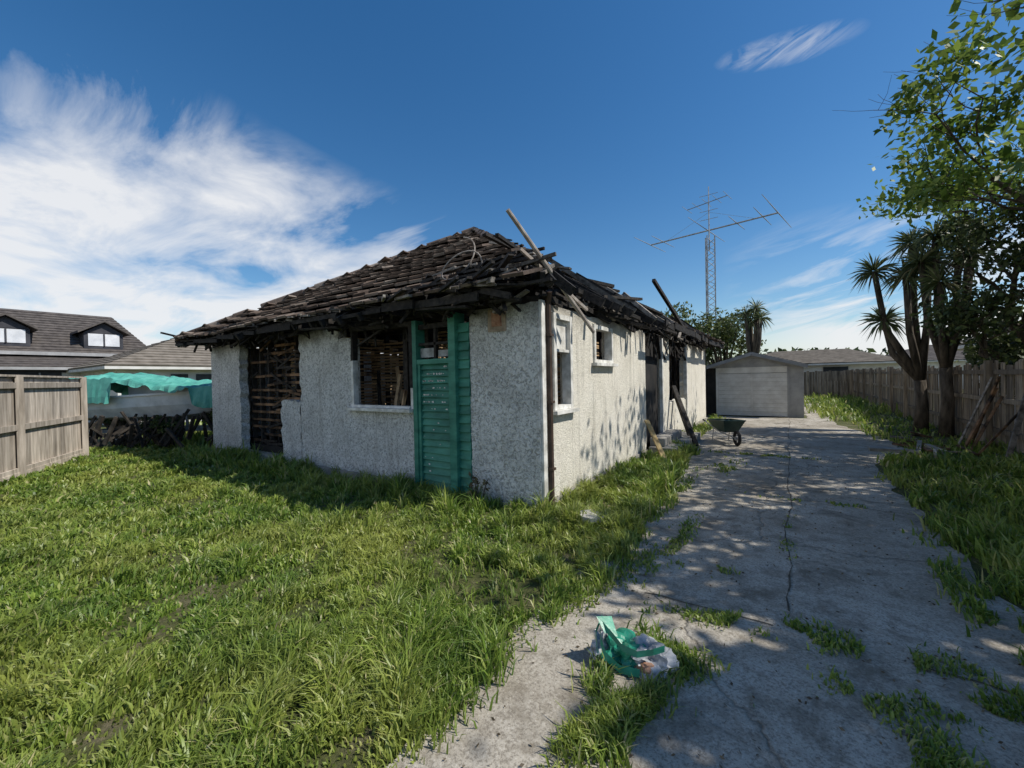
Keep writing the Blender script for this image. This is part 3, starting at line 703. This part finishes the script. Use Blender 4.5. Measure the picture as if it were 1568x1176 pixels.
for t in (0,.25,.5,.75,1):
    c=A2.lerp(B2,t); b.tube([c-pn*.9,c+pn*.9],[.015,.015],4)
for zz in (12.6,13.2,14.3): b.tube([(cx-.6,cy,zz),(cx+.6,cy-.1,zz)],[.018,.018],4)
b.obj('radio_tower',[M_GREY])

# ---------------------------------------------------------------- neighbours
M_RD=simple('dark_roof_tiles',(.06,.052,.048),(.12,.105,.095),4,rough=.8); M_RB=simple('brown_roof',(.15,.13,.105),(.24,.21,.175),3)
M_WD=simple('dark_cladding',(.035,.037,.045),(.07,.07,.08),2); M_WG=simple('grey_cladding',(.30,.30,.30),(.42,.42,.42),2); M_WC=simple('cream_wall',(.55,.54,.50),(.7,.69,.65),2)
M_GL=simple('window_glass',(.02,.025,.03),(.05,.06,.07),1,rough=.08,spec=.8); M_BL=simple('blinds',(.55,.57,.6),(.75,.76,.78),2)
def tiled_slope(b,p0,p1,p2,p3,m,rows=14):
    p0,p1,p2,p3=map(Vector,(p0,p1,p2,p3)); n=(p1-p0).cross(p3-p0).normalized()
    if n.z<0: n=-n
    for i in range(rows):
        a=i/rows;c=(i+1)/rows; A=p0.lerp(p3,a);B=p1.lerp(p2,a);C=p1.lerp(p2,c);D=p0.lerp(p3,c)
        b.face([A+n*.05,B+n*.05,C+n*.015,D+n*.015],m); b.face([A-n*.03,B-n*.03,B+n*.05,A+n*.05],m)
E=empty('two_storey_house'); b=MB()
x=-30; y0,y1=-9,7.4
b.box(x-7.5,x,y0,y1,0,3.35,0); b.box(x-7.2,x-.8,y0+.1,y1-.1,3.35,3.9,0)
RH=5.75
tiled_slope(b,(x+.5,y0-.4,3.3),(x+.5,y1+.9,3.3),(x-3.6,y1-.1,RH),(x-3.6,y0-.4,RH),1,16)
tiled_slope(b,(x-8,y0-.4,3.3),(x-8,y1+.9,3.3),(x-3.6,y1-.1,RH),(x-3.6,y0-.4,RH),1,16)
b.face([(x+.5,y1+.9,3.3),(x-8,y1+.9,3.3),(x-3.6,y1-.1,RH-.02)],1)
for yy in (2.9,6.2,-1,-5):
    b.box(x-2.4,x+.05,yy-.75,yy+.75,3.6,4.42,0); b.box(x+.052,x+.08,yy-.6,yy+.6,3.75,4.38,3); b.box(x+.081,x+.11,yy-.03,yy+.03,3.75,4.38,0)
    for sg in (-1,1):
        b.hexa([(x+.3,yy,5.0),(x-2.8,yy,5.0),(x-2.8,yy+sg*1.0,4.38),(x+.3,yy+sg*1.0,4.38),(x+.3,yy,5.1),(x-2.8,yy,5.1),(x-2.8,yy+sg*1.0,4.48),(x+.3,yy+sg*1.0,4.48)],1)
    b.face([(x+.06,yy-.75,4.43),(x+.06,yy+.75,4.43),(x+.06,yy,4.95)],0)
b.box(x+.47,x+.62,y0-.4,y1+.9,3.18,3.34,4)
tiled_slope(b,(x+2.6,y0,2.55),(x+2.6,y1+1.5,2.55),(x+.1,y1+1.5,3.15),(x+.1,y0,3.15),1,5)
b.box(x+.02,x+2.2,y0+.2,y1+1.3,0,2.52,0); b.box(x+2.58,x+2.68,y0,y1+1.5,2.42,2.54,4)
for (a,c) in ((1.2,3.6),(5.6,7.8),(-3,-.5)): b.box(x+2.21,x+2.24,a,c,.9,2.25,2); b.box(x+2.2,x+2.26,a-.05,a,.85,2.3,4); b.box(x+2.2,x+2.26,c,c+.05,.85,2.3,4)
b.box(x+2.21,x+2.25,4.3,5.2,0,2.3,5)
b.obj('walls_roof_dormers_windows',[M_WD,M_RD,M_GL,M_BL,M_WG,M_WC],E)
def hiphouse(name,x0,x1,y0,y1,e,rz,wm,rm,wins=()):
    E=empty(name); b=MB(); b.box(x0,x1,y0,y1,0,e,0); o=.45; X_0,X_1,Y_0,Y_1=x0-o,x1+o,y0-o,y1+o; ez=e-.02
    if (x1-x0)>(y1-y0): h=(Y_1-Y_0)/2; r0=(X_0+h,Y_0+h,rz); r1=(X_1-h,Y_0+h,rz)
    else: h=(X_1-X_0)/2; r0=(X_0+h,Y_0+h,rz); r1=(X_0+h,Y_1-h,rz)
    if (x1-x0)>(y1-y0):
        S=[((X_0,Y_0,ez),(X_1,Y_0,ez),r1,r0),((X_0,Y_1,ez),(X_1,Y_1,ez),r1,r0),((X_0,Y_0,ez),(X_0,Y_1,ez),r0,r0),((X_1,Y_0,ez),(X_1,Y_1,ez),r1,r1)]
    else:
        S=[((X_0,Y_0,ez),(X_0,Y_1,ez),r1,r0),((X_1,Y_0,ez),(X_1,Y_1,ez),r1,r0),((X_0,Y_0,ez),(X_1,Y_0,ez),r0,r0),((X_0,Y_1,ez),(X_1,Y_1,ez),r1,r1)]
    for q in S: tiled_slope(b,*q,1,12)
    b.box(X_0,X_1,Y_0,Y_1,ez-.14,ez-.03,4)
    for w in wins: b.box(*w[:6],w[6])
    b.obj('walls_roof_windows',[wm,rm,M_GL,M_BL,M_WC],E)
hiphouse('bungalow_house',-28,-22,4.9,13,2.45,4.0,M_WC,M_RB,[(-21.99,-21.95,5.3,6.2,.9,2.1,3),(-21.99,-21.95,6.6,7.2,.9,2.1,2),(-21.99,-21.95,7.5,8.6,.9,2.1,2),(-21.99,-21.95,9.1,10.2,.9,2.1,3)])
hiphouse('bungalow_house',-3.5,6.0,37,42,2.3,3.35,M_WC,M_RB,[(-1,.5,36.93,36.99,1,2.0,2),(2,3.4,36.93,36.99,1,2.0,2)])
hiphouse('bungalow_house',5.4,12,12,22,2.5,4.3,M_WC,M_RB,[(5.33,5.39,14,15.4,1,2.1,2),(5.33,5.39,17,18.4,1,2.1,2)])
hiphouse('bungalow_house',-26,-16,30,38,2.5,4.4,M_WC,M_RB,[])
hiphouse('bungalow_house',6.5,15,50,58,2.5,4.0,M_WC,M_RD,[])
b=MB(); 
xx=-14
while xx<3.3: h=1.7+R(-.04,.04); b.box(xx,xx+.14,33.9,33.92,0,h,0); xx+=.148
b.obj('rear_fence',[M_FENCER])

# ---------------------------------------------------------------- tarp covered boat on trailer
Bt=empty('tarp_covered_boat'); Bt.location=(-14.2,4.25,0); Bt.rotation_euler=(0,0,math.radians(34))
M_TARP=simple('teal_tarpaulin',(.06,.27,.22),(.12,.40,.33),3,rough=.5,bs=.5,bd=.02); M_HULL=simple('white_hull',(.5,.52,.52),(.72,.74,.74),3,rough=.35)
M_UND=simple('dark_undergrowth_timber',(.012,.011,.01),(.06,.05,.04),8,island=.4)
b=MB(); n=14; rings=[]
for i in range(n+1):
    t=i/n; x=-2.0+4.0*t; w=.78*(1-max(0,(t-.55)/.45)**2.2)+.02; kz=.65+.3*max(0,(t-.6)/.4)**2; top=1.30+.16*t
    rings.append([(x,-w,top),(x,-w*.96,top-.3),(x,-w*.75,kz+.15),(x,0,kz),(x,w*.75,kz+.15),(x,w*.96,top-.3),(x,w,top)])
for i in range(n):
    for k in range(6): b.face([rings[i][k],rings[i+1][k],rings[i+1][k+1],rings[i][k+1]],0)
    b.face([rings[i][0],rings[i][6],rings[i+1][6],rings[i+1][0]],0)
b.face(rings[0],0); 
for i in range(n): b.beam(Vector(rings[i][0])+Vector((0,-.02,0)),Vector(rings[i+1][0])+Vector((0,-.02,0)),.05,.05,0)
b.box(-.7,.9,-.5,.5,1.3,1.62,0,j=.03)
b.obj('hull',[M_HULL],Bt)
b=MB(); gx,gy_=60,30; P=[]
for i in range(gx+1):
    row=[]
    for k in range(gy_+1):
        u=i/gx; v=k/gy_*2-1; x=-2.25+4.3*u; drop=.62 if u<.36 else .12+.2*noise.noise((x*2,1,1)); w=.95
        if u>.82: drop+=.35
        yy=w*max(-1,min(1,v*1.35)); z=1.84+.13*math.sin(u*5+.5)-.16*abs(yy)+.07*noise.noise((x*2.2,yy*2.5,0))+.07*noise.noise((x*7,yy*7,0))
        ed=max(0,abs(v)-.74)/.26; z-=ed*(drop+.12*noise.noise((x*3,v,4))); yy+=math.copysign(.09*noise.noise((x*7,z*2,1))*ed+.05*ed,v); 
        if u<.06: z-=(.06-u)/.06*.35
        row.append((x,yy,z))
    P.append(row)
for i in range(gx):
    for k in range(gy_): b.face([P[i][k],P[i+1][k],P[i+1][k+1],P[i][k+1]],0)
b.obj('tarpaulin',[M_TARP],Bt,smooth=False)
b=MB(); b.beam((-2,-.5,.42),(2,-.3,.42),.07,.08,0); b.beam((-2,.5,.42),(2,.3,.42),.07,.08,0); b.beam((2,0,.42),(3,0,.4),.07,.08,0)
for x in (-1.6,-.5,.8): b.beam((x,-.5,.45),(x,.5,.45),.06,.06,0); b.beam((x,-.45,.45),(x,-.5,.9),.05,.05,0)
for sg in (-1,1): b.tube([(-.6,sg*.72,.3),(-.6,sg*.86,.3)],[.3,.3],18,1); b.tube([(-.6,sg*.86,.3),(-.6,sg*.88,.3)],[.15,.13],12,0)
for i in range(70):
    x=R(-2.3,2.2); b.beam((x,R(-1.4,-.8),R(0,.3)),(x+R(-.6,.6),R(-1.3,-.7),R(.3,1.0)),R(.02,.08),R(.02,.08),1)
b.obj('trailer',[M_GREY,M_UND],Bt)
bushy('scrub_bush',(-12.4,5.0),.7,.6,1.15,21,M_LEAFD,3500,.04)
bushy('scrub_bush',(-15.4,3.5),.8,.5,1.1,22,M_LEAFD,3500,.05)
bushy('scrub_bush',(-13.6,3.9),.9,.4,.8,23,M_LEAFD,3500,.04)

# ---------------------------------------------------------------- wheelbarrow
Wb=empty('wheelbarrow'); Wb.location=(-1.25,10.9,0); Wb.rotation_euler=(0,0,math.radians(-60)); Wb.scale=(.86,.86,.92)
M_WB=simple('dark_green_steel',(.012,.035,.03),(.025,.06,.05),5,rough=.5); M_RB2=simple('tyre_rubber',(.012,.012,.012),(.03,.03,.03),9)
b=MB(); lo=[(-.28,-.19,.30),(.30,-.17,.30),(.30,.17,.30),(-.28,.19,.30)]; hi=[(-.45,-.32,.56),(.50,-.28,.60),(.50,.28,.60),(-.45,.32,.56)]
b.face(lo,0)
for i in range(4): k=(i+1)%4; b.face([lo[i],lo[k],hi[k],hi[i]],0); b.tube([hi[i],hi[k]],[.014,.014],6)
b.obj('tub',[M_WB],Wb)
b=MB()
for s_ in (-1,1):
    b.tube([(.62,s_*.06,.2),(.0,s_*.19,.29),(-.5,s_*.25,.42),(-.85,s_*.27,.5)],[.016]*4,6); b.tube([(-.3,s_*.22,.32),(-.38,s_*.22,.0),(-.25,s_*.22,.0)],[.013]*3,6); b.tube([(-.75,s_*.265,.48),(-.9,s_*.27,.51)],[.022,.022],8,1)
pts=[(.62+.15*math.cos(a),0,.19+.15*math.sin(a)) for a in [2*math.pi*i/20 for i in range(21)]]; b.tube(pts,[.04]*21,8,1); b.tube([(.62,-.05,.19),(.62,.05,.19)],[.05,.05],10)
b.obj('frame_and_wheel',[M_GREY,M_RB2],Wb)

# ---------------------------------------------------------------- rubbish bag, slab
Rb=empty('rubbish_bag'); Rb.location=(-.76,2.24,0)
def crumple(name,mat,c,s,seed,amp=.35,sub=4,parent=None):
    import bmesh
    bm=bmesh.new(); bmesh.ops.create_icosphere(bm,subdivisions=sub,radius=1)
    for v in bm.verts:
        p=v.co.copy(); q=1+amp*noise.noise(p*1.6+Vector((seed,0,0)))+amp*.6*abs(noise.noise(p*4+Vector((0,seed,0))))-amp*.3*abs(noise.noise(p*9)); v.co=Vector((p.x*s[0]*q,p.y*s[1]*q,max(-.98,p.z)*s[2]*q))+Vector(c)
        if v.co.z<.012: v.co.z=.012
    me=bpy.data.meshes.new(name); bm.to_mesh(me); bm.free(); me.materials.append(mat); o=bpy.data.objects.new(name,me); sc.collection.objects.link(o); o.parent=parent; return o
M_CL=simple('clear_plastic',(.22,.23,.24),(.50,.51,.52),12,rough=.3,spec=.6); M_GP=simple('green_plastic',(.012,.15,.09),(.03,.30,.19),8,rough=.35,spec=.5)
crumple('bag_body',M_GP,(-.02,0,.06),(.12,.10,.09),2,.6,parent=Rb); crumple('clear_sack',M_CL,(.11,.02,.06),(.11,.10,.08),5,.7,parent=Rb); crumple('crumpled_wrap',M_CL,(-.15,-.02,.05),(.05,.07,.07),8,.8,parent=Rb)
crumple('rusty_can',M_RUST,(.13,-.06,.06),(.05,.035,.03),11,.4,3,parent=Rb)
b=MB()
def ribbon(pts,w):
    for i in range(len(pts)-1):
        p=Vector(pts[i]);q=Vector(pts[i+1]); o=Vector((0,.25,1)).normalized()*w; b.face([p-o,q-o*R(.8,1.1),q+o*R(.8,1.1),p+o])
ribbon([(-.14,-.05,.22),(-.08,-.08,.20),(.0,-.1,.15),(.08,-.1,.14),(.16,-.08,.17),(.21,-.05,.19)],.016)
ribbon([(-.14,-.05,.22),(-.12,-.1,.15),(-.08,-.13,.09),(.0,-.13,.05),(.1,-.12,.06)],.02)
ribbon([(-.15,.0,.22),(-.17,-.05,.15),(-.12,-.14,.04),(-.02,-.17,.02)],.016)
b.face([(-.16,-.06,.25),(-.10,-.09,.19),(-.04,-.05,.17),(-.10,.02,.23)]); b.obj('green_straps',[M_GP],Rb)
b=MB(); n=9; A=[(-1.78+.17*math.cos(2*math.pi*i/n)*R(.8,1.1),4.18+.15*math.sin(2*math.pi*i/n)*R(.8,1.1)) for i in range(n)]
b.face([(p[0],p[1],.12) for p in A]); 
for i in range(n): k=(i+1)%n; b.face([(A[i][0]*1.0,A[i][1],0),(A[k][0],A[k][1],0),(A[k][0],A[k][1],.12),(A[i][0],A[i][1],.12)])
b.obj('stone_slab',[simple('pale_stone',(.42,.40,.36),(.6,.58,.54),8)])
C=[]; 
for i in range(1500): C.append((R(-1.4,1.3),abs(R(1,10)),.014))
np_mesh('leaf_litter',leafquads(np.array(C),.012,.95),4,[(0,1,2,3)],M_DEADL)

# ---------------------------------------------------------------- world
SUN_EL=math.radians(50); SUN_AZ=math.radians(70)   # azimuth from +Y towards +X
w=bpy.data.worlds.new('World'); sc.world=w; w.use_nodes=True; nt=w.node_tree; nt.nodes.clear()
sky=N(nt,'ShaderNodeTexSky',sky_type='NISHITA'); sky.sun_disc=False; sky.sun_elevation=SUN_EL; sky.sun_rotation=SUN_AZ; sky.ozone_density=1.8; sky.air_density=1.0; sky.dust_density=.3
tc=N(nt,'ShaderNodeTexCoord'); sp=N(nt,'ShaderNodeSeparateXYZ'); nt.links.new(tc.outputs['Generated'],sp.inputs[0])
x_,y_,z_=sp.outputs
az=mth(nt,'ARCTAN2',x_,y_); el=mth(nt,'ARCSINE',z_)
zz=mth(nt,'ADD',mth(nt,'MAXIMUM',z_,0.0),.12)
cb=N(nt,'ShaderNodeCombineXYZ'); nt.links.new(mth(nt,'DIVIDE',x_,zz),cb.inputs[0]); nt.links.new(mth(nt,'DIVIDE',y_,zz),cb.inputs[1])
mp=N(nt,'ShaderNodeMapping'); mp.inputs['Rotation'].default_value=(0,0,math.radians(35)); mp.inputs['Scale'].default_value=(.7,1.3,1); nt.links.new(cb.outputs[0],mp.inputs[0])
n1=nz(nt,mp.outputs[0],1.5,9,.62,.7); n2=nz(nt,cb.outputs[0],.95,4,.55,.3)
lim_=mth(nt,'MULTIPLY_ADD',az,-.30,.17)
m1=mth(nt,'MULTIPLY',mth(nt,'SUBTRACT',lim_,el),2.6,clamp=True)
m0=mth(nt,'MULTIPLY',mth(nt,'SUBTRACT',-.42,az),2.5,clamp=True)
dens=mth(nt,'ADD',mth(nt,'MULTIPLY',n1,1.25),mth(nt,'MULTIPLY',n2,1.15))
dens=mth(nt,'ADD',dens,mth(nt,'MULTIPLY',m1,.42))
cl=ramp(nt,mth(nt,'SUBTRACT',dens,.71),[(.54,0.0),(.72,.42),(.98,.92)])
cl=mth(nt,'MULTIPLY',cl,mth(nt,'MULTIPLY',mth(nt,'MULTIPLY',m1,5.0,clamp=True),m0))
cb2=N(nt,'ShaderNodeCombineXYZ'); nt.links.new(mth(nt,'MULTIPLY',az,5.0),cb2.inputs[0]); nt.links.new(mth(nt,'MULTIPLY',mth(nt,'SUBTRACT',el,mth(nt,'MULTIPLY',az,.22)),26.0),cb2.inputs[1])
n3=nz(nt,cb2.outputs[0],1.0,7,.6,.5)
m3=mth(nt,'MULTIPLY',mth(nt,'SUBTRACT',.31,el),6.0,clamp=True); m3b=mth(nt,'MULTIPLY',mth(nt,'ADD',az,.12),5.0,clamp=True)
lowb=mth(nt,'MULTIPLY',mth(nt,'SUBTRACT',.13,el),3.2,clamp=True)
c3=ramp(nt,mth(nt,'ADD',n3,lowb),[(.47,0.0),(.64,.9)]); c3=mth(nt,'MULTIPLY',c3,mth(nt,'MULTIPLY',m3,m3b))
n4=nz(nt,cb2.outputs[0],1.7,7,.65,1.0)
d1=mth(nt,'DIVIDE',az,.13); d2=mth(nt,'DIVIDE',mth(nt,'SUBTRACT',mth(nt,'SUBTRACT',el,.573),mth(nt,'MULTIPLY',az,-.10)),.026)
g=mth(nt,'SUBTRACT',1.0,mth(nt,'ADD',mth(nt,'MULTIPLY',d1,d1),mth(nt,'MULTIPLY',d2,d2)),clamp=True)
c4=mth(nt,'MULTIPLY',g,mth(nt,'MULTIPLY',mth(nt,'SUBTRACT',n4,.42),1.8,clamp=True))
tot=mth(nt,'MAXIMUM',mth(nt,'MAXIMUM',cl,c3),c4,clamp=True)
hs=N(nt,'ShaderNodeHueSaturation'); hs.inputs['Saturation'].default_value=1.34; hs.inputs['Value'].default_value=1.2; nt.links.new(sky.outputs[0],hs.inputs['Color'])
colr=mixc(nt,tot,hs.outputs[0],(8.6,8.7,8.9))
bg=N(nt,'ShaderNodeBackground'); bg.inputs[1].default_value=.10; nt.links.new(colr,bg.inputs[0]); wo=N(nt,'ShaderNodeOutputWorld'); nt.links.new(bg.outputs[0],wo.inputs[0])

sd=bpy.data.lights.new('sun','SUN'); sd.energy=5.0; sd.angle=math.radians(.53); sd.color=(1,.95,.86)
so=bpy.data.objects.new('sun',sd); sc.collection.objects.link(so)
dv=Vector((math.sin(SUN_AZ)*math.cos(SUN_EL),math.cos(SUN_AZ)*math.cos(SUN_EL),math.sin(SUN_EL))); so.rotation_euler=dv.to_track_quat('Z','Y').to_euler(); so.location=dv*50

cd=bpy.data.cameras.new('camera'); co_=bpy.data.objects.new('camera',cd); sc.collection.objects.link(co_); sc.camera=co_
cd.sensor_width=36; cd.lens=634/1568*36; cd.clip_start=.05; cd.clip_end=3000
yaw=math.atan(425/634)
Mx=Matrix.Rotation(yaw,3,'Z')@Matrix.Rotation(math.radians(89.3),3,'X')@Matrix.Rotation(math.radians(-1.15),3,'Z')
co_.matrix_world=Matrix.Translation((0,0,1.6))@Mx.to_4x4()
